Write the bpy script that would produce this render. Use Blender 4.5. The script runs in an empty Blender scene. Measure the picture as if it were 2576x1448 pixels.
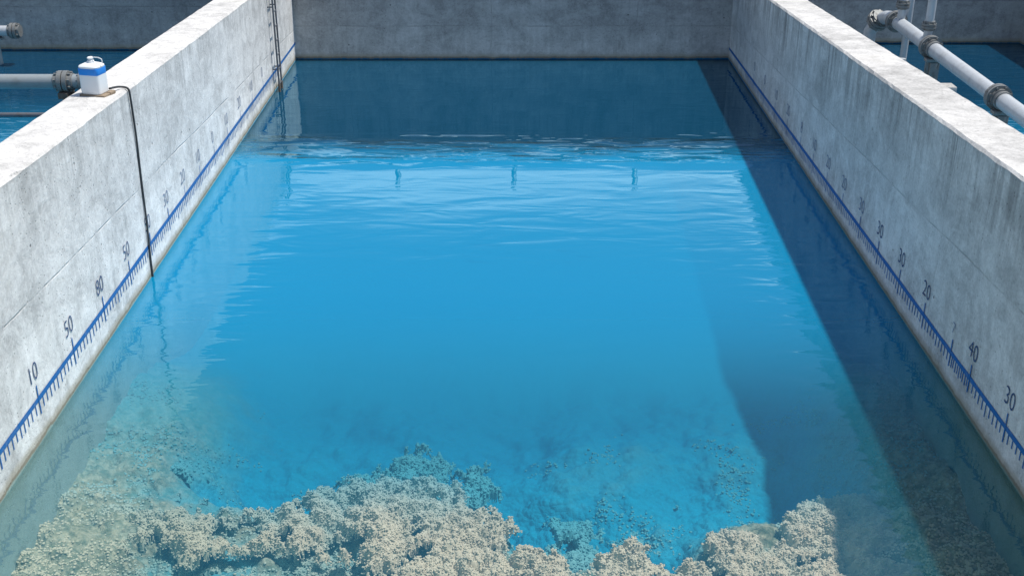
import bpy, bmesh, math, random
import numpy as np
from mathutils import Vector, Matrix, noise
random.seed(7); rng=np.random.default_rng(7)
S=bpy.context.scene
COL=S.collection
R=math.radians

# ------------------------------------------------------------ node helper
class NT:
    def __init__(s,name):
        s.m=bpy.data.materials.new(name); s.m.use_nodes=True
        s.t=s.m.node_tree; s.t.nodes.clear()
        s.out=s.t.nodes.new('ShaderNodeOutputMaterial')
    def n(s,typ,**k):
        nd=s.t.nodes.new(typ)
        for a,b in k.items(): setattr(nd,a,b)
        return nd
    def set(s,sock,v):
        if isinstance(v,bpy.types.NodeSocket): s.t.links.new(v,sock)
        elif v is not None:
            if isinstance(v,(tuple,list)) and len(v)==3 and sock.type=='RGBA': v=(*v,1)
            sock.default_value=v
    def math(s,op,a,b=None,c=None,clamp=False):
        nd=s.n('ShaderNodeMath',operation=op,use_clamp=clamp)
        s.set(nd.inputs[0],a); s.set(nd.inputs[1],b)
        if c is not None: s.set(nd.inputs[2],c)
        return nd.outputs[0]
    def pos(s):
        return s.n('ShaderNodeNewGeometry').outputs['Position']
    def scale(s,v,sc,loc=(0,0,0)):
        nd=s.n('ShaderNodeMapping'); s.set(nd.inputs['Vector'],v)
        nd.inputs['Scale'].default_value=sc; nd.inputs['Location'].default_value=loc
        return nd.outputs[0]
    def noise(s,v,sc,det=4,rough=.55,dist=0):
        nd=s.n('ShaderNodeTexNoise'); s.set(nd.inputs['Vector'],v)
        nd.inputs['Scale'].default_value=sc; nd.inputs['Detail'].default_value=det
        nd.inputs['Roughness'].default_value=rough; nd.inputs['Distortion'].default_value=dist
        return nd.outputs['Fac']
    def vor(s,v,sc,feature='F1'):
        nd=s.n('ShaderNodeTexVoronoi',feature=feature); s.set(nd.inputs['Vector'],v)
        nd.inputs['Scale'].default_value=sc
        return nd.outputs['Distance']
    def ramp(s,v,a,b,lo=0.,hi=1.,smooth=True):
        nd=s.n('ShaderNodeMapRange'); 
        if smooth: nd.interpolation_type='SMOOTHSTEP'
        s.set(nd.inputs['Value'],v)
        nd.inputs['From Min'].default_value=a; nd.inputs['From Max'].default_value=b
        nd.inputs['To Min'].default_value=lo; nd.inputs['To Max'].default_value=hi
        return nd.outputs['Result']
    def mix(s,f,a,b,mode='MIX'):
        nd=s.n('ShaderNodeMix',data_type='RGBA',blend_type=mode)
        s.set(nd.inputs['Factor'],f)
        s.set(nd.inputs[6],a); s.set(nd.inputs[7],b)
        return nd.outputs[2]
    def xyz(s,v):
        nd=s.n('ShaderNodeSeparateXYZ'); s.set(nd.inputs[0],v); return nd.outputs
    def bump(s,h,strength=.5,dist=.01,nrm=None):
        nd=s.n('ShaderNodeBump'); s.set(nd.inputs['Height'],h)
        nd.inputs['Strength'].default_value=strength; nd.inputs['Distance'].default_value=dist
        if nrm is not None: s.set(nd.inputs['Normal'],nrm)
        return nd.outputs[0]
    def principled(s,col,rough=.8,metal=0.,normal=None,spec=.4):
        nd=s.n('ShaderNodeBsdfPrincipled')
        s.set(nd.inputs['Base Color'],col); s.set(nd.inputs['Roughness'],rough)
        s.set(nd.inputs['Metallic'],metal); s.set(nd.inputs['Specular IOR Level'],spec)
        if normal is not None: s.set(nd.inputs['Normal'],normal)
        s.t.links.new(nd.outputs[0],s.out.inputs['Surface'])
        return s.m

def concrete(name,top_a,top_b,bright=1.,stain=.6,seed=0.,grain_axis='Y',joint_z=None,joint_slope=0,water_tint=None):
    """weathered board-marked concrete; top edge height = top_a + top_b*Y (metres)"""
    k=NT(name); P=k.pos(); P2=k.scale(P,(1,1,1),(seed,seed*1.7,seed*.3))
    x,y,z=k.xyz(P)
    big=k.noise(P2,.6,4,.6,.3)
    med=k.noise(P2,3.6,7,.76,.6)
    fine=k.noise(P2,34,4,.8)
    streak=k.noise(k.scale(P2,(6.5,6.5,.5)),1.,6,.72,.4)
    wipe=k.noise(k.scale(P2,(.8,.8,1.6)),1.3,6,.72,1.1)
    v=k.math('MULTIPLY_ADD',k.math('SUBTRACT',big,.5),.6,1.)
    v=k.math('MULTIPLY_ADD',k.math('SUBTRACT',med,.5),1.15,v)
    v=k.math('MULTIPLY_ADD',k.math('SUBTRACT',streak,.5),.8,v)
    v=k.math('MULTIPLY_ADD',k.ramp(wipe,.42,.60,-.5,.5),.18,v)
    v=k.math('MULTIPLY_ADD',k.math('SUBTRACT',fine,.5),.85,v)
    below=k.math('SUBTRACT',k.math('MULTIPLY_ADD',y,top_b,top_a),z)
    nrm=k.xyz(k.n('ShaderNodeNewGeometry').outputs['Normal'])
    vert=k.ramp(nrm[2],.8,.4)
    drip=k.math('MULTIPLY',k.ramp(streak,.42,.64),k.ramp(below,1.3,.0))
    drip2=k.math('MULTIPLY',k.ramp(k.noise(k.scale(P2,(13,13,.45)),1.,4,.6),.50,.70),k.ramp(below,.8,0.))
    drip=k.math('MULTIPLY',k.math('MAXIMUM',drip,k.math('MULTIPLY',drip2,.8)),vert)
    v=k.math('MULTIPLY',v,k.math('MULTIPLY_ADD',drip,-stain,1.))
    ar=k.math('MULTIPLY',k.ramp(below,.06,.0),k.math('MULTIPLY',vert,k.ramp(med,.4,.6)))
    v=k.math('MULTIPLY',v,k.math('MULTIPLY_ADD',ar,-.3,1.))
    jl=None
    if joint_z is not None:
        jn=k.math('MULTIPLY_ADD',k.math('SUBTRACT',big,.5),.06,z)
        hj=k.math('SUBTRACT',jn,k.math('MULTIPLY_ADD',y,joint_slope,joint_z))
        j1=k.ramp(k.math('ABSOLUTE',hj),.002,.011,1,0)
        ax={'Y':y,'X':x}[grain_axis]
        wob=k.math('MULTIPLY_ADD',k.math('SUBTRACT',big,.5),.14,ax)
        cell=k.math('PINGPONG',k.math('ADD',wob,.35),1.22)
        j2=k.math('MULTIPLY',k.ramp(cell,.002,.009,1,0),k.ramp(wipe,.4,.55))
        jl=k.math('MULTIPLY',k.math('MAXIMUM',j1,j2),k.math('MULTIPLY',vert,k.ramp(med,.42,.60,.05,.8)))
        v=k.math('MULTIPLY',v,k.math('MULTIPLY_ADD',jl,-.38,1.))
        v=k.math('MULTIPLY',v,k.ramp(hj,-.02,.02,1.02,.98))
    pit=k.math('MULTIPLY',k.ramp(k.vor(P2,4.2),.04,.065,1,0),k.ramp(med,.48,.55))
    pit2=k.math('MULTIPLY',k.ramp(k.vor(P2,22),.09,.19,1,0),k.ramp(streak,.46,.56))
    pit=k.math('MAXIMUM',pit,k.math('MULTIPLY',pit2,.65))
    v=k.math('MULTIPLY',v,k.math('MULTIPLY_ADD',pit,-.65,1.))
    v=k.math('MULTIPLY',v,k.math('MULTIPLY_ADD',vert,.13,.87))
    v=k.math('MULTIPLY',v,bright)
    lum=k.n('ShaderNodeCombineColor'); 
    k.set(lum.inputs[0],k.math('MULTIPLY',v,.458)); k.set(lum.inputs[1],k.math('MULTIPLY',v,.452)); k.set(lum.inputs[2],k.math('MULTIPLY',v,.445))
    col=lum.outputs[0]
    col=k.mix(k.math('MULTIPLY',k.ramp(wipe,.55,.70),.25),col,(.41,.385,.34))
    zz=k.math('MULTIPLY_ADD',k.math('SUBTRACT',med,.5),.07,z)
    tide=k.math('MULTIPLY',k.ramp(zz,.05,.12,1,0),.7)
    col=k.mix(tide,col,(.36,.32,.245))
    col=k.mix(k.math('MULTIPLY',k.ramp(zz,.03,.05,1,0),.7),col,(.17,.145,.10))
    sh,mi,de=water_tint or ((.20,.29,.26),(.05,.33,.44),(.006,.20,.46))  # algae green when shallow, then blue water haze put into the wall colour
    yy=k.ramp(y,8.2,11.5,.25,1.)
    tintc=k.mix(fine,tuple(v_*.6 for v_ in sh),tuple(v_*1.2 for v_ in sh))
    tintc=k.mix(k.math('MULTIPLY',k.ramp(zz,-.0,-.6),yy),tintc,k.mix(big,tuple(v_*.85 for v_ in mi),tuple(v_*1.15 for v_ in mi)))
    tintc=k.mix(k.math('MULTIPLY',k.ramp(zz,-.4,-1.4),yy),tintc,de)
    tintc=k.mix(k.ramp(y,12,18,0,.75),tintc,de)
    col=k.mix(k.ramp(zz,.005,.02,1,0),col,tintc)
    h=k.math('MULTIPLY_ADD',fine,.25,k.math('MULTIPLY',med,.7))
    if jl is not None: h=k.math('SUBTRACT',h,k.math('MULTIPLY',jl,.6))
    h=k.math('SUBTRACT',h,k.math('MULTIPLY',pit,.7))
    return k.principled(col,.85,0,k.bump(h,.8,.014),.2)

def painted(name,col,rough=.5,metal=0.,grime=.35,gcol=(.16,.13,.10),sc=9,bumpd=.002):
    k=NT(name); P=k.pos()
    a=k.noise(P,sc,5,.65); f=k.noise(P,sc*9,3,.6)
    c=k.mix(k.math('MULTIPLY',k.ramp(a,.48,.72),grime),col,gcol)
    c=k.mix(k.math('MULTIPLY',f,.18),c,tuple(v*.7 for v in col))
    return k.principled(c,k.ramp(a,.3,.7,rough-.08,rough+.15),metal,k.bump(f,.3,bumpd))

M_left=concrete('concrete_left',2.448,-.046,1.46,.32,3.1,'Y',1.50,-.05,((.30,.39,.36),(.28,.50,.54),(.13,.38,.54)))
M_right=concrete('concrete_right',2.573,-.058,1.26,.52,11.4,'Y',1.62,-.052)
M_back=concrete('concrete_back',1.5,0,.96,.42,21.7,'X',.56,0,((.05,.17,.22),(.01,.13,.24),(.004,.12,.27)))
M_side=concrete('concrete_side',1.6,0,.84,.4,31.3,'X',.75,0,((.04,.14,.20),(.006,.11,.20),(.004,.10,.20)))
M_deck=concrete('concrete_deck',3.3,0,1,.3,41.,'X')
M_blue=painted('blue_marking_paint',(.006,.125,.40),.6,0,.35,(.20,.26,.36),14)
M_num=painted('numeral_paint',(.016,.055,.17),.6,0,.3,(.16,.22,.32),20)
M_numf=painted('faded_numeral_paint',(.14,.20,.33),.7,0,.6,(.33,.37,.42),16)
M_pipe=painted('grey_pipe_paint',(.50,.53,.56),.38,.2,.35,(.24,.23,.21),7)
M_pipe2=painted('dull_pipe_paint',(.29,.33,.35),.45,.2,.4,(.14,.14,.13),7)
M_flange=painted('weathered_flange_metal',(.22,.23,.23),.5,.35,.6,(.11,.085,.07),14)
M_rust=painted('rusted_metal',(.17,.135,.11),.75,.2,.7,(.09,.07,.06),18)
M_steel=painted('ladder_steel',(.14,.15,.17),.5,.4,.6,(.10,.08,.07),10)
M_cable=painted('cable_rubber',(.04,.045,.05),.6,0,.3,(.12,.12,.12),20)
M_white=painted('white_plastic',(.78,.80,.82),.35,0,.12,(.5,.5,.48),12,.0005)
M_bluep=painted('blue_plastic',(.02,.24,.75),.4,0,.12,(.2,.3,.5),12,.0005)
M_tray=painted('brown_tray',(.27,.21,.15),.7,0,.6,(.12,.09,.06),15)

# ------------------------------------------------------------ water
def water_mat(name,k0,k1,y0,y1,body,farshade,d0,d1,choppy,band,ior):
    k=NT(name); P=k.pos(); x,y,z=k.xyz(P)
    a=k.noise(k.scale(P,(.75,2.2,1)),1.5,2,.5,.5)
    b=k.noise(k.scale(P,(1.4,5.0,1)),1.5,2,.55,.4)
    c=k.noise(k.scale(P,(.25,.5,1)),1.,1,.5)
    amp=k.math('MULTIPLY',k.ramp(c,.35,.65,.7,1.2),choppy)
    breeze=k.math('MULTIPLY',k.ramp(y,14.2,14.8),k.ramp(y,15.9,15.3))
    breeze=k.math('MULTIPLY',breeze,k.ramp(k.noise(k.scale(P,(.5,1.5,1)),1.3,2),.38,.6,.25,1.))
    # clapotis along the side walls, calmer water in the middle
    side=k.math('MULTIPLY',k.ramp(k.math('ABSOLUTE',x),2.1,2.75),k.ramp(y,14.5,10,.15,.55))
    amp=k.math('ADD',amp,side)
    amp=k.math('MULTIPLY_ADD',breeze,band,amp)
    h=k.math('MULTIPLY',k.math('MULTIPLY_ADD',b,k.math('MULTIPLY_ADD',breeze,.5,k.math('MULTIPLY_ADD',side,.3,.10)),a),amp)
    nb=k.bump(h,1.,.024)
    fr=k.n('ShaderNodeFresnel'); fr.inputs['IOR'].default_value=ior; k.set(fr.inputs['Normal'],nb)
    tr=k.n('ShaderNodeBsdfTransparent')
    gl=k.n('ShaderNodeBsdfGlossy'); gl.inputs['Roughness'].default_value=.01; k.set(gl.inputs['Normal'],nb)
    gl.inputs['Color'].default_value=(.66,.92,1,1)
    g=k.n('ShaderNodeNewGeometry'); dt=k.n('ShaderNodeVectorMath',operation='DOT_PRODUCT')
    k.set(dt.inputs[0],g.outputs['Incoming']); k.set(dt.inputs[1],g.outputs['True Normal'])
    cs=k.math('MAXIMUM',k.math('ABSOLUTE',dt.outputs['Value']),.1)
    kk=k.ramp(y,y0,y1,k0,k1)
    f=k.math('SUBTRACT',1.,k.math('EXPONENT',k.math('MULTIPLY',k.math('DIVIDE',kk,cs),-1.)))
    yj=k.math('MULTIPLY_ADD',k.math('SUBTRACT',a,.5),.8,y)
    df=k.n('ShaderNodeBsdfDiffuse'); k.set(df.inputs['Color'],k.mix(k.ramp(yj,d0,d1),k.mix(k.ramp(y,7.5,10.5),(.015,.24,.36),body),farshade))  # dark far tone puts the end wall's reflection and shade into the colour
    m0=k.n('ShaderNodeMixShader'); k.set(m0.inputs[0],f); k.set(m0.inputs[1],tr.outputs[0]); k.set(m0.inputs[2],df.outputs[0])
    mx=k.n('ShaderNodeMixShader'); k.set(mx.inputs[0],fr.outputs[0]); k.set(mx.inputs[1],m0.outputs[0]); k.set(mx.inputs[2],gl.outputs[0])
    k.t.links.new(mx.outputs[0],k.out.inputs['Surface'])
    return k.m
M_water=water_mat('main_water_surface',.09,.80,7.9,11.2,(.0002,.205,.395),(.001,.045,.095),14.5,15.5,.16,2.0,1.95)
M_water2=water_mat('side_water_surface',.5,.5,5,20,(.004,.20,.38),(.002,.038,.085),14.5,18,1.0,0.,1.7)

def floor_mat():
    k=NT('pool_floor_sediment_haze'); P=k.pos(); x,y,z=k.xyz(P)
    a=k.noise(P,1.1,5,.6,.5); b=k.noise(P,11,6,.72,.3); v=k.vor(P,20); c=k.noise(P,.55,3,.55)
    zz=k.math('MULTIPLY_ADD',k.math('SUBTRACT',a,.5),.9,z)
    near=k.math('MULTIPLY',k.ramp(zz,-1.40,-.85),k.ramp(y,12.5,9.6))
    rub=k.mix(k.ramp(b,.36,.64),(.10,.14,.09),(.48,.48,.35))
    rub=k.mix(k.math('MULTIPLY',k.ramp(v,.15,.55),.35),rub,(.12,.16,.11))
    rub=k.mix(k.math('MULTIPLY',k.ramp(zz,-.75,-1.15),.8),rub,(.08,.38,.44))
    rub=k.mix(k.ramp(y,7.8,10.0,0,.85),rub,(.05,.35,.44))  # rubble fades to teal, water haze painted in by depth and distance
    sand_haze=k.mix(c,(.001,.27,.50),(.002,.34,.56))  # azure of the hazy water put into the floor colour
    sand_haze=k.mix(k.ramp(y,10.5,7.6,0,.4),sand_haze,(.015,.38,.52))
    sand_haze=k.mix(k.math('MULTIPLY',k.ramp(b,.4,.65,1,0),k.ramp(y,11.5,8.2,.0,.35)),sand_haze,(.01,.20,.34))
    sand_haze=k.mix(k.math('MULTIPLY',k.ramp(a,.5,.66),k.ramp(y,13,9,.0,.5)),sand_haze,(.004,.17,.34))
    sand_haze=k.mix(k.ramp(y,17.0,19.9,0,.75),sand_haze,(.004,.11,.26))  # far floor colour painted towards the shaded blue of the cross wall
    col=k.mix(near,sand_haze,rub)
    bs=k.n('ShaderNodeBump'); k.set(bs.inputs['Height'],k.math('SUBTRACT',b,k.math('MULTIPLY',v,.8)))
    k.set(bs.inputs['Strength'],k.ramp(y,11,8,.03,.9)); bs.inputs['Distance'].default_value=.03
    return k.principled(col,.95,0,bs.outputs[0],.05)
M_floor=floor_mat()
def coral_mat():
    k=NT('coral_surface'); P=k.pos(); x,y,z=k.xyz(P)
    a=k.noise(P,2.2,4,.6); b=k.noise(P,40,3,.6)
    c=k.mix(a,(.48,.43,.32),(.66,.60,.46))
    c=k.mix(k.math('MULTIPLY',k.ramp(b,.42,.7),.7),c,(.72,.66,.53))
    olive=k.math('MULTIPLY',k.ramp(x,-1.0,-3.2),.5); c=k.mix(olive,c,(.38,.42,.30))
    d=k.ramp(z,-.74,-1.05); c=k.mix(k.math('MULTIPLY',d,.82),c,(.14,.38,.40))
    e=k.ramp(y,7.6,8.8); c=k.mix(k.math('MULTIPLY',e,.9),c,(.07,.38,.47))  # blue-green by depth and distance is water haze put into the coral colour
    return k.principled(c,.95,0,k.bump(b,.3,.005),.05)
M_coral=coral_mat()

# ------------------------------------------------------------ mesh helpers
def link(o,parent=None,label=None,cat=None,**props):
    COL.objects.link(o)
    if parent: o.parent=parent
    if label: o['label']=label
    if cat: o['category']=cat
    for a,b in props.items(): o[a]=b
    return o
def from_bm(name,bm,mat,smooth=False):
    me=bpy.data.meshes.new(name); bm.normal_update(); bm.to_mesh(me); bm.free()
    if smooth:
        me.polygons.foreach_set('use_smooth',[True]*len(me.polygons))
    me.materials.append(mat)
    return bpy.data.objects.new(name,me)
def smooth_by_angle(o,ang=35):
    me=o.data
    me.polygons.foreach_set('use_smooth',[True]*len(me.polygons))
    bm=bmesh.new(); bm.from_mesh(me)
    for e in bm.edges:
        if len(e.link_faces)==2 and e.calc_face_angle(0)>R(ang): e.smooth=False
    bm.to_mesh(me); bm.free()
def cyl(bm,p0,p1,r,r2=None,seg=20,caps=True):
    p0=Vector(p0);p1=Vector(p1);d=p1-p0
    q=d.to_track_quat('Z','Y').to_matrix().to_4x4()
    bmesh.ops.create_cone(bm,cap_ends=caps,segments=seg,radius1=r,radius2=r if r2 is None else r2,depth=d.length,matrix=Matrix.Translation((p0+p1)/2)@q)
def box(bm,c,s,rot=0,bev=0):
    m=Matrix.Translation(c)@Matrix.Rotation(rot,4,'Z')@Matrix.Diagonal((*s,1))
    r=bmesh.ops.create_cube(bm,size=1,matrix=m)
    if bev:
        es=list({e for v in r['verts'] for e in v.link_edges})
        bmesh.ops.bevel(bm,geom=es,offset=bev,segments=2,affect='EDGES',profile=.5)
def lathe(bm,c,prof,seg=24):
    rings=[]
    for r,z in prof:
        rings.append([bm.verts.new((c[0]+r*math.cos(2*math.pi*i/seg),c[1]+r*math.sin(2*math.pi*i/seg),c[2]+z)) for i in range(seg)])
    for a,b in zip(rings,rings[1:]):
        for i in range(seg):
            bm.faces.new((a[i],a[(i+1)%seg],b[(i+1)%seg],b[i]))
    bm.faces.new(rings[-1]); bm.faces.new(rings[0][::-1])
def tube(bm,pts,r,seg=12):
    for a,b in zip(pts,pts[1:]): cyl(bm,a,b,r,seg=seg)
    for p in pts[1:-1]: bmesh.ops.create_uvsphere(bm,u_segments=seg,v_segments=8,radius=r,matrix=Matrix.Translation(p))

def wall(name,axis,lo,hi,a0,a1,top,mat,label,zb=-3.2):
    n=max(2,int((hi-lo)/.12)); bm=bmesh.new(); c=.022; rows=[]
    for i in range(n+1):
        t=lo+(hi-lo)*i/n; h=top(t)
        j=lambda s:(noise.noise(Vector((t*5.3,s*7.1,a0)))*.007+noise.noise(Vector((t*19.,s*3.1,a0)))*.006)
        pr=[(a0,zb),(a0,h-c+j(1)),(a0+c+j(2),h+j(3)*.3),((a0+a1)/2,h+.004),(a1-c+j(4),h+j(5)*.3),(a1,h-c+j(6)),(a1,zb)]
        rows.append([bm.verts.new((p,t,z) if axis=='Y' else (t,p,z)) for p,z in pr])
    for a,b in zip(rows,rows[1:]):
        for k in range(6): bm.faces.new((a[k],a[k+1],b[k+1],b[k]))
        bm.faces.new((a[6],a[0],b[0],b[6]))
    bm.faces.new(rows[0]); bm.faces.new(rows[-1][::-1])
    bmesh.ops.recalc_face_normals(bm,faces=bm.faces)
    o=from_bm(name,bm,mat)
    return link(o,None,label,'wall')

XL,XR=-3.675,3.69
YB=19.95
topL=lambda y:2.448-.046*y
topR=lambda y:2.573-.058*y
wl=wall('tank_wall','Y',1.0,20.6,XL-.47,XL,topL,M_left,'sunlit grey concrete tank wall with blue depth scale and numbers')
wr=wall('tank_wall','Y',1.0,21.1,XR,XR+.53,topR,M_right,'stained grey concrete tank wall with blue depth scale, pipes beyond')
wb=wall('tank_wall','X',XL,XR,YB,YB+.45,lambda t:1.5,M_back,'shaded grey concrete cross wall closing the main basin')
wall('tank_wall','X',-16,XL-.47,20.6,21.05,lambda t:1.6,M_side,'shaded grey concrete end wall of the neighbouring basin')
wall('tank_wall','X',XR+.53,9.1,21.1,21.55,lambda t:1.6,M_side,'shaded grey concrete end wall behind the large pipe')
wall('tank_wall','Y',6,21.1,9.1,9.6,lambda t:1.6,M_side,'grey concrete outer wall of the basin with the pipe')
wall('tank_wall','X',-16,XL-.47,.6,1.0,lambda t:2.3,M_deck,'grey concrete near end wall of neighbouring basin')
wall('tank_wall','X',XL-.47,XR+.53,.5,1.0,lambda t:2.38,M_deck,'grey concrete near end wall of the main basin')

# ------------------------------------------------------------ depth scale painted on walls
def ruler(wallobj,X,side,h0,h1,majors,nums):
    hz=lambda y:h0+(h1-h0)*(y-7)/13
    x=X+side*.004; bm=bmesh.new()
    def quad(y0,z0a,z0b,y1,z1a,z1b,xx=x):
        v=[bm.verts.new(p) for p in((xx,y0,z0a),(xx,y1,z1a),(xx,y1,z1b),(xx,y0,z0b))]
        bm.faces.new(v if side>0 else v[::-1])
    y=5.5; st=.1
    while y<YB-.02:
        y2=min(y+st,YB-.01)
        t=lambda q:.022+.005*noise.noise(Vector((q*4,side,0)))
        quad(y,hz(y)-t(y),hz(y)+t(y),y2,hz(y2)-t(y2),hz(y2)+t(y2)); y=y2
    ms=[5.6]+list(majors)
    for a,b in zip(ms,ms[1:]+[ms[-1]+.75]):
        n=10
        for i in range(n):
            q=a+(b-a)*i/n+random.uniform(-.005,.005)
            L=.085+random.uniform(-.015,.012)
            if i==5: L+=.02
            if q<YB-.1:
                w=.0075
                quad(q-w,hz(q)-.021-L,hz(q)-.020,q+w,hz(q)-.021-L,hz(q)-.020)
    for q,s in zip(majors,nums):
        if q<18.3:
            w=.009 if q<12 else .006
            quad(q-w,hz(q)-.13,hz(q)+.12,q+w,hz(q)-.13,hz(q)+.12,x+side*.002)
    link(from_bm('water_level_scale',bm,M_blue),wallobj)
    for q,s in zip(majors,nums):
        if s=='': continue
        faint=(s=='7') or q>11.4
        cu=bpy.data.curves.new('number_marking','FONT'); cu.body=s; cu.size=.21 if not s=='7' else .15; cu.align_x='CENTER'; cu.fill_mode='FRONT'; cu.offset=-.003
        tmp=bpy.data.objects.new('tmp',cu); COL.objects.link(tmp)
        bpy.context.view_layer.update()
        me=bpy.data.meshes.new_from_object(tmp.evaluated_get(bpy.context.evaluated_depsgraph_get()))
        bpy.data.objects.remove(tmp)
        me.materials.clear(); me.materials.append(M_numf if faint else M_num)
        t=bpy.data.objects.new('number_marking',me)
        M=Matrix(((0,0,side,X+side*.006),(side*.95,0,0,q-.02*side),(0,1,0,hz(q)+.165),(0,0,0,1)))
        me.transform(M); link(t,wallobj)
ml=[6.4,7.18,7.96,8.77,9.58,10.38,11.1,11.8,12.5,13.2,13.95,14.7,15.5,16.3,17.1,17.9]
ruler(wl,XL,1,.345,.275,ml,['30','20','10','50','80','50','50','30','20','10','0','10','20','10','0','0'])
mr=[6.82,7.58,8.34,8.79,9.51,10.25,10.97,11.66,12.38,13.1,13.8,14.5,15.3,16.1,16.9,17.7]
ruler(wr,XR,-1,.325,.185,mr,['20','30','40','7','20','30','30','30','20','20','10','8','20','10','0','0'])

# ------------------------------------------------------------ floors / ground / water
def sm(a,b,t):
    t=max(0,min(1,(t-a)/(b-a))); return t*t*(3-2*t)
def billow(x,y,f,s):
    return noise.voronoi(Vector((x*f,y*f,s)))[0][0]
def floor_z(x,y):
    d=.95+.50*sm(8.9,11.5,y-.2*abs(x))-.30*sm(2.5,3.7,abs(x))*sm(13,10,y)
    ys=7.9-.85*sm(-.3,.4,x)*sm(1.9,1.1,x)
    hole=sm(ys,ys+.9,y-.15*math.sin(x*2.1))*sm(-3.1,-2.2,x)*sm(3.5,2.4,x)
    d=d+(.55-.14*sm(0,.8,x))*hole*(1-sm(9,12.5,y))
    far=sm(9,12,y)
    n=noise.fractal(Vector((x*1.1,y*1.1,3.3)),1.,2.,6)*(.15-.13*far)
    if far<1: n+=(1-far)*(noise.fractal(Vector((x*5,y*5,1.3)),.8,2.,4)*.05-(billow(x,y,5,1)*.08+billow(x,y,13,2)*.035)*(1-.5*hole)+.06)
    return -d+n
def sheet(name,X,Y,fz,mat,label):
    nx,ny=len(X)-1,len(Y)-1
    vs=[(x,y,fz(x,y)) for y in Y for x in X]
    fs=[(j*(nx+1)+i,j*(nx+1)+i+1,(j+1)*(nx+1)+i+1,(j+1)*(nx+1)+i) for j in range(ny) for i in range(nx)]
    me=bpy.data.meshes.new(name); me.from_pydata(vs,[],fs); me.materials.append(mat)
    me.polygons.foreach_set('use_smooth',[True]*len(fs))
    o=bpy.data.objects.new(name,me); return link(o,None,label,'pool floor' if 'floor' in name else 'ground',kind='structure')
LS=np.linspace
sheet('pool_floor',LS(-3.8,3.85,290),np.concatenate([LS(1,6.5,30)[:-1],LS(6.5,11,180)[:-1],LS(11,20.2,90)]),floor_z,M_floor,'sediment covered basin floor sloping down, water haze put into its colour')
deep=lambda x,y:-2.3+.08*noise.noise(Vector((x,y,0)))
sheet('pool_floor',LS(-16,-4,40),LS(1,20.8,60),deep,M_floor,'deep floor of neighbouring basin')
sheet('pool_floor',LS(4.0,9.3,30),LS(1,21.3,60),deep,M_floor,'deep floor of basin below the pipe')
kg=NT('ground_soil'); g=kg.noise(kg.pos(),.2,8,.6)
kg.principled(kg.mix(g,(.13,.12,.09),(.10,.14,.06)),.95)
sheet('ground',LS(-400,400,10),LS(-400,400,10),lambda x,y:-3.3,kg.m,'bare soil around the tanks')
def water(x0,x1,y0,y1,mat,label):
    sheet('water',LS(x0,x1,3),LS(y0,y1,3),lambda x,y:0.,mat,label)['category']='water'
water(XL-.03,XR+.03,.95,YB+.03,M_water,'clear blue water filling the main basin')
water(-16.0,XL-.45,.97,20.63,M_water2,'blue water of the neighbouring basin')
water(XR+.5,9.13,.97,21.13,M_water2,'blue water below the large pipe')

# ------------------------------------------------------------ corals
def icos(sub):
    bm=bmesh.new(); bmesh.ops.create_icosphere(bm,subdivisions=sub,radius=1)
    v=np.array([p.co[:] for p in bm.verts]); f=np.array([[q.index for q in fc.verts] for fc in bm.faces]); bm.free(); return v,f
IV,IF=icos(1)
def balls_mesh(name,cent,rad,label,cat='coral',kind=None,gridv=None,gridf=None):
    cent=np.array(cent);rad=np.array(rad);n=len(rad)
    jit=1+rng.normal(0,.06,(n,len(IV),1))
    a=rng.uniform(0,6.28,n); ca,sa=np.cos(a),np.sin(a)
    B=np.stack([IV[None,:,0]*ca[:,None]-IV[None,:,1]*sa[:,None],IV[None,:,0]*sa[:,None]+IV[None,:,1]*ca[:,None],np.broadcast_to(IV[None,:,2],(n,len(IV)))],2)
    sc=rad[:,None,None]*np.stack([rng.uniform(.9,1.4,n),rng.uniform(.9,1.4,n),rng.uniform(.6,.9,n)],1)[:,None,:]
    V=(B*jit*sc+cent[:,None,:]).reshape(-1,3)
    F=(IF[None]+(np.arange(n)*len(IV))[:,None,None]).reshape(-1,3)
    if gridv is not None and len(gridf):
        F=np.concatenate([F,np.array(gridf)+len(V)]); V=np.concatenate([V,np.array(gridv)])
    me=bpy.data.meshes.new(name); me.vertices.add(len(V)); me.vertices.foreach_set('co',V.astype(np.float32).ravel())
    me.loops.add(F.size); me.loops.foreach_set('vertex_index',F.astype(np.int32).ravel())
    me.polygons.add(len(F)); me.polygons.foreach_set('loop_start',np.arange(0,F.size,3,dtype=np.int32))
    me.polygons.foreach_set('loop_total',np.full(len(F),3,dtype=np.int32))
    me.polygons.foreach_set('use_smooth',np.ones(len(F),bool))
    me.update(calc_edges=True); me.materials.append(M_coral)
    o=bpy.data.objects.new(name,me); link(o,None,label,cat)
    if kind: o['kind']=kind
    return o
def sdist(x,y,poly):
    c=False; j=len(poly)-1; m=9e9
    for i in range(len(poly)):
        xi,yi=poly[i]; xj,yj=poly[j]
        if (yi>y)!=(yj>y) and x<(xj-xi)*(y-yi)/(yj-yi)+xi: c=not c
        dx,dy=xj-xi,yj-yi; t=max(0,min(1,((x-xi)*dx+(y-yi)*dy)/(dx*dx+dy*dy)))
        m=min(m,(x-xi-t*dx)**2+(y-yi-t*dy)**2); j=i
    m=math.sqrt(m); return m if c else -m
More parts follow.
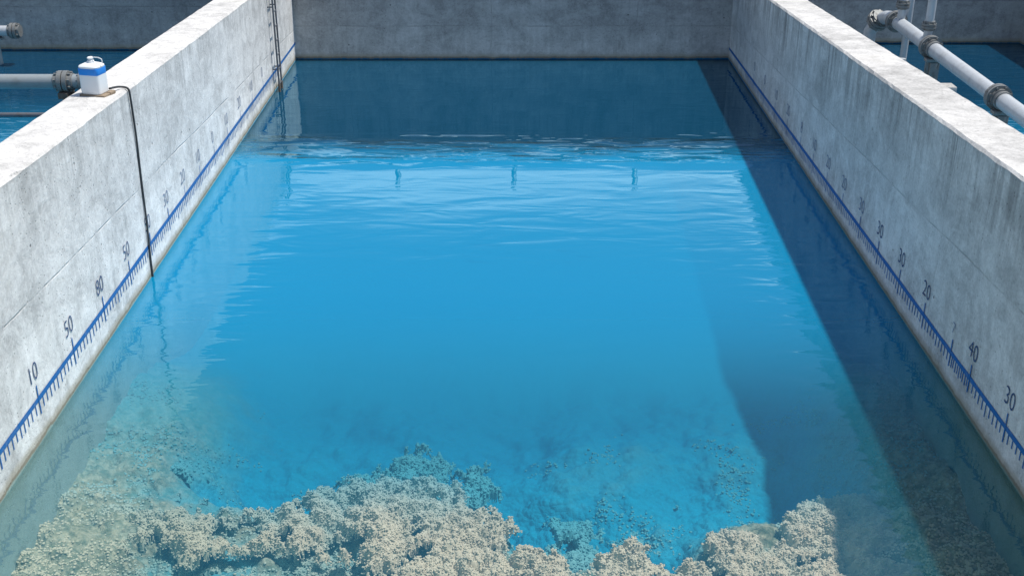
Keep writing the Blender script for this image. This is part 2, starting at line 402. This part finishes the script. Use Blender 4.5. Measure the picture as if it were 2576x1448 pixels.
def colony(poly,zc,label,lace=.0,dens=11000,relief=.08,br=(.0045,.0095),lump=1.):
    xs=[p[0] for p in poly]; ys=[p[1] for p in poly]
    x0,x1,y0,y1=min(xs)-.2,max(xs)+.2,min(ys)-.2,max(ys)+.2
    res=.0115; nx=int((x1-x0)/res); ny=int((y1-y0)/res)
    H=np.full((ny,nx),-9.)
    for j in range(ny):
        y=y0+j*res
        for i in range(nx):
            x=x0+i*res
            s=sdist(x,y,poly) if (i%3==0) else s
            if s<-.26: continue
            n1=noise.fractal(Vector((x*2.6,y*2.6,7)),.85,2,5)
            n2=noise.noise(Vector((x*11,y*11,1)))
            e=s+.25*n1+.04*n2
            hole=noise.fractal(Vector((x*3.0,y*3.0,15)),.8,2,5)+.42-lace
            e=min(e,hole*.4)
            if e<0: continue
            wx,wy=x+.04*n1,y+.04*n1
            c1=billow(wx,wy,2.6,2); c2=billow(wx,wy,6.2,5); c3=billow(x,y,17,8)
            h=zc+relief*n1+lump*(-.07*c1*c1-.11*c2*c2-.08*c3*c3)+.04
            h-=.12*(1-min(1,e/.12))**2
            H[j,i]=h
    idx=-np.ones((ny,nx),int); gv=[];gf=[]
    ok=H>-8
    for j in range(ny):
        for i in range(nx):
            if ok[j,i]: idx[j,i]=len(gv); gv.append((x0+i*res,y0+j*res,H[j,i]-.002))
    for j in range(ny-1):
        for i in range(nx-1):
            a,b,c,d=idx[j,i],idx[j,i+1],idx[j+1,i+1],idx[j+1,i]
            if min(a,b,c,d)>=0: gf.append((a,b,c)); gf.append((a,c,d))
    gv=np.array(gv)
    N=int(len(gv)*res*res*dens)
    pick=gv[rng.integers(0,len(gv),N)]+np.stack([rng.uniform(-res,res,N),rng.uniform(-res,res,N),rng.normal(-.001,.0015,N)],1)
    Rr=rng.uniform(br[0],br[1],N)
    balls_mesh('coral_colony',pick,Rr,label,gridv=gv,gridf=gf)
Z0=-.70
A=[(-3.62,8.1),(-3.15,8.2),(-2.62,8.42),(-2.5,8.08),(-2.2,7.95),(-2.15,8.15),(-1.85,8.28),(-1.3,8.52),(-1.05,7.7),(-1.3,7.74),(-1.7,7.62),(-1.95,7.55),(-2.25,7.5),(-2.5,7.5),(-3.0,7.6),(-3.55,7.8)]
B=[(-1.4,8.52),(-.95,8.6),(-.52,8.4),(-.32,8.1),(-.1,7.9),(-.08,7.64),(.06,7.4),(.2,7.14),(.2,6.7),(-1.1,6.7),(-1.05,7.1),(-1.2,7.6)]
Cc=[(-.15,7.6),(.33,7.42),(.62,7.38),(.82,7.45),(1.05,7.45),(1.16,7.38),(1.4,7.42),(1.4,6.7),(-.05,6.7)]
D=[(1.2,7.4),(1.32,7.55),(1.5,7.62),(1.58,7.75),(1.9,7.85),(2.15,7.85),(2.3,8.0),(2.6,8.3),(2.8,8.4),(3.1,8.2),(3.6,7.9),(3.6,6.7),(1.2,6.7)]
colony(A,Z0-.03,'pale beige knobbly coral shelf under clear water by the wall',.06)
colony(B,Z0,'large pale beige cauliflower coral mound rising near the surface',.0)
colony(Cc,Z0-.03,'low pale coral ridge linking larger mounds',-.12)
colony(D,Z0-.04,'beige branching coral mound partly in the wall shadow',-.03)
A2=[(-3.65,7.9),(-3.0,7.8),(-1.2,7.9),(-1.0,7.4),(-1.0,7.2),(-3.65,7.2)]
colony(A2,-.93,'low olive tinted coral crust beneath the higher shelf',.05,7000,br=(.006,.011))
E=[(-1.75,9.0),(-1.3,9.15),(-.9,9.45),(-.4,9.3),(-.1,8.95),(-.3,8.5),(-1.0,8.6)]
colony(E,-1.06,'bluish submerged coral head on the deeper slope',.05,5000,br=(.006,.012),lump=.8)
F_=[(-3.65,8.2),(-3.0,8.4),(-2.8,8.9),(-3.1,9.6),(-3.65,10.0)]
colony(F_,-.84,'small coral patch against the wall, water haze put into its colour',.12,6000,br=(.006,.012),lump=.5)
G_=[(.1,7.9),(.9,7.9),(1.9,8.1),(1.8,8.8),(.7,9.0),(.2,8.7)]
colony(G_,-1.36,'low deep coral cluster on the blue slope',.25,4000,br=(.006,.012),lump=.5)
C=[];Rr=[]
for i in range(36000):
    x=random.uniform(-3.7,3.7); y=7+3.6*random.random()**1.5
    nn=noise.fractal(Vector((x*1.6,y*1.6,8)),1,2,4)
    if nn<-.25+.30*(y-7.4)-.25*max(0,abs(x+.2)-1.5)+.35*random.random(): continue
    r=random.uniform(.005,.013); C.append((x,y,floor_z(x,y)+r*.3)); Rr.append(r)
balls_mesh('coral_rubble',C,Rr,'loose coral rubble scattered over the basin floor','rubble','stuff')

# ------------------------------------------------------------ pipes
def flange(parent,c,axis,r,t=.045,mat=M_flange,pair=True,name='flange'):
    a=Vector(axis).normalized(); c=Vector(c); bm=bmesh.new()
    offs=(-t*.62,t*.62) if pair else (0,)
    for o_ in offs: cyl(bm,c+a*(o_-t/2),c+a*(o_+t/2),r,seg=32)
    q=a.to_track_quat('Z','Y')
    nb=8
    for i in range(nb):
        an=2*math.pi*(i+.5)/nb; d=q@Vector((math.cos(an),math.sin(an),0))*r*.84
        L=t*1.9 if pair else t*1.1
        cyl(bm,c+d-a*L,c+d+a*L,r*.055,seg=8)
        for s in(-1,1):
            cyl(bm,c+d+a*s*(L-.022),c+d+a*s*(L-.002),r*.11,seg=6)
    cyl(bm,c-a*t*2.2,c+a*t*2.2,r*.76,seg=32)
    o=from_bm(name,bm,mat); smooth_by_angle(o,30); return link(o,parent)
def pipe(name,pts,r,mat,label,seg=32,cat='pipe'):
    bm=bmesh.new(); P=[Vector(p) for p in pts]
    for a,b in zip(P,P[1:]): cyl(bm,a,b,r,seg=seg)
    for p in P[1:-1]: bmesh.ops.create_uvsphere(bm,u_segments=seg,v_segments=16,radius=r,matrix=Matrix.Translation(p))
    o=from_bm(name,bm,mat); smooth_by_angle(o,40); return link(o,None,label,cat)
def elbow(c0,c1,c2,n=7):
    return [tuple((1-i/n)**2*c0[k]+2*(i/n)*(1-i/n)*c1[k]+(i/n)**2*c2[k] for k in range(3)) for i in range(n+1)]
PX,PZ=5.9,1.02
bp=pipe('water_pipe',[(PX,7,PZ)]+[(PX,18.35,PZ)]+elbow((PX,18.4,PZ),(PX-.02,18.85,PZ),(PX-.16,18.95,PZ-.32))[1:]+[(PX-.16,18.95,-.5)],.100,M_pipe,'long light grey steel pipe with bolted flanges above the water')
for y in (18.2,16.55,14.0,11.3): flange(bp,(PX,y,PZ),(0,1,0),.16)
flange(bp,(PX-.09,18.83,PZ-.12),(-.25,.6,-.75),.17,mat=M_flange,pair=True)
def riser(x,y,z0,z1,r,label,fl=()):
    o=pipe('riser_pipe',[(x,y,z0),(x,y,z1)],r,M_pipe,label,24)
    for z in fl: flange(o,(x,y,z),(0,0,1),r*1.65,t=.03)
    return o
riser(PX,18.0,PZ+.08,3.2,.06,'vertical grey pipe rising from the large pipe',(1.32,))
riser(PX+.28,18.5,-.6,3.2,.055,'vertical light grey pipe standing behind the large pipe')
riser(PX,16.75,PZ+.08,3.2,.06,'vertical grey pipe with flange joint on the large pipe',(1.28,))
riser(PX-.26,16.9,-.6,PZ-.25,.05,'short grey pipe dropping into the water')
pipe('drain_pipe',[(4.2,18.3,.55),(PX-.1,18.3,.55)],.05,M_pipe,'thin grey cross pipe beside the wall')
def support(x,y):
    e=bpy.data.objects.new('pipe_support',None); e.location=(x,y,.55); link(e,None,'grey saddle stand holding the pipe on a concrete crossbeam','pipe support')
    e['group']='stands under the large pipe'
    def add(n,bm,m):
        o=from_bm(n,bm,m); smooth_by_angle(o,30); o.data.transform(Matrix.Translation((-x,-y,-.55))); link(o,e)
    bm=bmesh.new(); box(bm,(x+.05,y,.46),(.62,.24,.12),0,.012); add('crossbeam',bm,M_deck)
    bm=bmesh.new(); box(bm,(x,y,-.6),(.2,.2,2.0),0,.012); add('pier',bm,M_pipe2)
    bm=bmesh.new(); box(bm,(x,y,.535),(.28,.2,.03),0,.004); box(bm,(x,y,.70),(.10,.14,.3),0,.006); box(bm,(x,y,.70),(.2,.03,.3),0,.004)
    box(bm,(x,y,.88),(.22,.13,.05),0,.01); add('saddle',bm,M_flange)
    bm=bmesh.new(); cyl(bm,(x,y-.03,PZ),(x,y+.03,PZ),.115,seg=32); add('clamp',bm,M_flange)
for y in (16.55,14.0,11.3): support(PX,y-.16)

lp=pipe('water_pipe',[(-14,11.25,1.96),(-4.1,11.25,1.96)],.070,M_pipe2,'dull grey pipe with bolted coupling ending at the wall')
flange(lp,(-4.34,11.25,1.96),(1,0,0),.105,t=.042)
flange(lp,(-4.17,11.25,1.96),(1,0,0),.088,t=.03,pair=False)
bm=bmesh.new(); box(bm,(-4.34,11.25,1.84),(.10,.2,.06),0,.008); cyl(bm,(-4.34,11.18,1.83),(-4.34,11.18,1.45),.012); box(bm,(-4.22,11.25,1.83),(.2,.12,.025),0,.004)
link(from_bm('bracket',bm,M_rust),lp)
pipe('thin_pipe',[(-16,14.6,.62),(-4.15,14.6,.62)],.032,M_steel,'thin grey pipe crossing the neighbouring basin',16)
tp=pipe('water_pipe',[(-14,19.6,.56),(-8.25,19.6,.56)],.085,M_pipe,'short grey pipe with flange near the far wall')
flange(tp,(-8.25,19.6,.56),(1,0,0),.13); flange(tp,(-8.58,19.6,.56),(1,0,0),.12)
bm=bmesh.new(); cyl(bm,(-8.58,19.6,.5),(-8.58,19.6,-.8),.045); box(bm,(-8.58,19.6,.43),(.22,.16,.04),0,.005)
link(from_bm('support_leg',bm,M_pipe2),tp)

# ------------------------------------------------------------ ladder
LY,LW=18.0,.20; zt=topL(LY); off=.08
lad=bpy.data.objects.new('ladder',None); lad.location=(XL+off,LY,0); link(lad,None,'narrow grey steel ladder fixed to the concrete wall, rusty foot','ladder')
def lpart(n,bm,m):
    o=from_bm(n,bm,m); smooth_by_angle(o,40); o.data.transform(Matrix.Translation((-(XL+off),-LY,0))); return link(o,lad)
for s in(-1,1):
    bm=bmesh.new(); yy=LY+s*LW/2
    tube(bm,[Vector(p) for p in((XL+off,yy,-.02),(XL+off,yy,zt+.06),(XL-.10,yy,zt+.06),(XL-.10,yy,zt))],.014,10)
    for z in (.35,1.3):
        cyl(bm,(XL-.01,yy,z),(XL+off,yy,z),.010,seg=8)
    lpart('rail',bm,M_steel)
    bm=bmesh.new(); cyl(bm,(XL+off,yy,-.05),(XL+off,yy,.12),.02,seg=10); o=lpart('rail_foot',bm,M_rust); o['label']='rust covered ladder foot'
z=.12
while z<zt+.05:
    bm=bmesh.new(); cyl(bm,(XL+off,LY-LW/2,z),(XL+off,LY+LW/2,z),.010,seg=8); lpart('rung',bm,M_steel); z+=.22

for i,x in enumerate((-2.05,.03,2.2)):
    bm=bmesh.new(); cyl(bm,(x,YB+.15,1.5),(x,YB+.15,2.3),.045,seg=14); box(bm,(x,YB+.15,1.51),(.16,.14,.02),0,.003)
    cyl(bm,(x-.17,YB+.15,1.86),(x+.17,YB+.15,1.86),.03,seg=10); bmesh.ops.create_uvsphere(bm,u_segments=12,v_segments=8,radius=.05,matrix=Matrix.Translation((x,YB+.15,2.31)))
    o=from_bm('railing_post',bm,M_steel,True); link(o,None,'short dark steel post with crossbar on the wall top','post',group='posts along the cross wall')

# ------------------------------------------------------------ bottle, tray, cable
BX,BY=-3.90,10.82; BZ=topL(BY)+.004
rot=R(-14)
bot=bpy.data.objects.new('pump_bottle',None); bot.location=(BX,BY,BZ+.02); bot.rotation_euler=(0,0,rot); bot.scale=(.94,.94,.94); link(bot,None,'white square bottle with blue band and pump standing on the wall','bottle')
def bpart(n,bm,m,sm_=35):
    o=from_bm(n,bm,m); smooth_by_angle(o,sm_); return link(o,bot)
def sqlathe(bm,prof,w,d,rad=.03,n=5):
    rings=[]
    for s,z in prof:
        ring=[]
        for cx,cy,a0 in((1,1,0),(-1,1,90),(-1,-1,180),(1,-1,270)):
            for i in range(n+1):
                a=R(a0+90*i/n); ring.append(bm.verts.new(((cx*(w/2-rad)+rad*math.cos(a))*s,(cy*(d/2-rad)+rad*math.sin(a))*s,z)))
        rings.append(ring)
    m=len(rings[0])
    for a,b in zip(rings,rings[1:]):
        for i in range(m): bm.faces.new((a[i],a[(i+1)%m],b[(i+1)%m],b[i]))
    bm.faces.new(rings[0][::-1]); bm.faces.new(rings[-1])
W_,D_=.215,.18
bm=bmesh.new(); sqlathe(bm,[(.94,0),(.99,.006),(1,.03),(1.0,.185),(1.0,.19)],W_,D_); bpart('body',bm,M_white)
bm=bmesh.new(); sqlathe(bm,[(1.0,.1902),(1.012,.193),(1.014,.25),(1.004,.256)],W_,D_); bpart('blue_band',bm,M_bluep)
bm=bmesh.new(); sqlathe(bm,[(1.0,.2562),(1.02,.260),(1.02,.272),(.93,.282),(.62,.294),(.4,.302)],W_,D_,.05); bpart('shoulder',bm,M_white)
bm=bmesh.new(); lathe(bm,(0,0,.298),[(.034,0),(.034,.02),(.028,.024),(.015,.026),(.013,.034),(.028,.038),(.031,.05),(.024,.057),(.012,.058)],24); bpart('cap',bm,M_white)
bm=bmesh.new(); tube(bm,[Vector(p) for p in((0,0,.346),(.045,0,.354),(.09,0,.353),(.122,0,.340),(.127,0,.312))],.005,12); bpart('pump_nozzle',bm,M_white,60)
bm=bmesh.new(); box(bm,(BX+.02,BY,BZ+.008),(.26,.20,.022),rot,.006)
box(bm,(BX+.14,BY+.02,BZ+.012),(.05,.09,.03),rot,.008)
link(from_bm('tray',bm,M_tray),None,'thin brown tray under the white bottle','tray')
cy=11.05; zt2=topL(cy)
pts=[(BX+.12,BY+.05,BZ+.04),(BX+.15,BY+.15,BZ+.03),(XL-.06,cy+.01,zt2+.02),(XL-.01,cy,zt2+.018),(XL+.016,cy,zt2),(XL+.02,cy,zt2-.06)]
for i in range(1,10):
    z=zt2-.06-i*.222; pts.append((XL+.014+.004*math.sin(i*1.3),cy+.03*math.sin(i*.6)-.01*i*.3,z))
cu=bpy.data.curves.new('cable','CURVE'); cu.dimensions='3D'; sp=cu.splines.new('NURBS'); sp.points.add(len(pts)-1)
for p,q in zip(sp.points,pts): p.co=(*q,1)
sp.use_endpoint_u=True; sp.order_u=3; cu.bevel_depth=.0105; cu.bevel_resolution=3; cu.materials.append(M_cable)
tmp=bpy.data.objects.new('t',cu); COL.objects.link(tmp); bpy.context.view_layer.update()
me=bpy.data.meshes.new_from_object(tmp.evaluated_get(bpy.context.evaluated_depsgraph_get())); bpy.data.objects.remove(tmp)
link(bpy.data.objects.new('cable',me),None,'dark rubber cable running over the wall edge into the water','cable')

# ------------------------------------------------------------ light, world, camera
sd=Vector((.40,.09,1)).normalized()
el=math.asin(sd.z); az=math.atan2(sd.x,sd.y)
w=bpy.data.worlds.new('World'); S.world=w; w.use_nodes=True
K=NT.__new__(NT); K.t=w.node_tree; K.t.nodes.clear()
sk=K.n('ShaderNodeTexSky'); sk.sky_type='NISHITA'; sk.sun_disc=False; sk.sun_elevation=el; sk.sun_rotation=az
bg=K.n('ShaderNodeBackground'); bg.inputs['Strength'].default_value=.12; wo=K.n('ShaderNodeOutputWorld')
tc=K.n('ShaderNodeTexCoord').outputs['Generated']; sx,sy,sz=K.xyz(tc)
# unseen cloud bank added low beyond the far end to brighten the water reflection
cn=K.noise(K.scale(tc,(1.6,1.6,4.)),1.5,5,.6,.4)
cl=K.math('MULTIPLY',K.ramp(cn,.38,.62,.3,1.),K.math('MULTIPLY',K.ramp(sz,.40,.32,.01,1.),K.ramp(sy,.1,.5)))
cl=K.math('MULTIPLY',cl,.8)
ccol=K.mix(K.ramp(sz,.39,.34),(6.5,7.2,8.4),(12.,12.6,13.2))
K.set(bg.inputs[0],K.mix(cl,sk.outputs[0],ccol))
K.t.links.new(bg.outputs[0],wo.inputs[0])
L=bpy.data.lights.new('sun','SUN'); L.energy=5.0; L.angle=R(1.5); L.color=(1,.96,.88)
so=bpy.data.objects.new('sun',L); so.rotation_euler=sd.to_track_quat('Z','Y').to_euler(); so.location=(20,5,30); COL.objects.link(so)
S.view_settings.view_transform='Standard'; S.view_settings.look='None'; S.view_settings.exposure=0
cd=bpy.data.cameras.new('camera'); cd.lens=41.63; cd.sensor_width=36; cd.clip_end=2000; cd.clip_start=.05
co=bpy.data.objects.new('camera',cd); co.location=(0,0,5); co.rotation_euler=(R(65),0,0); COL.objects.link(co); S.camera=co
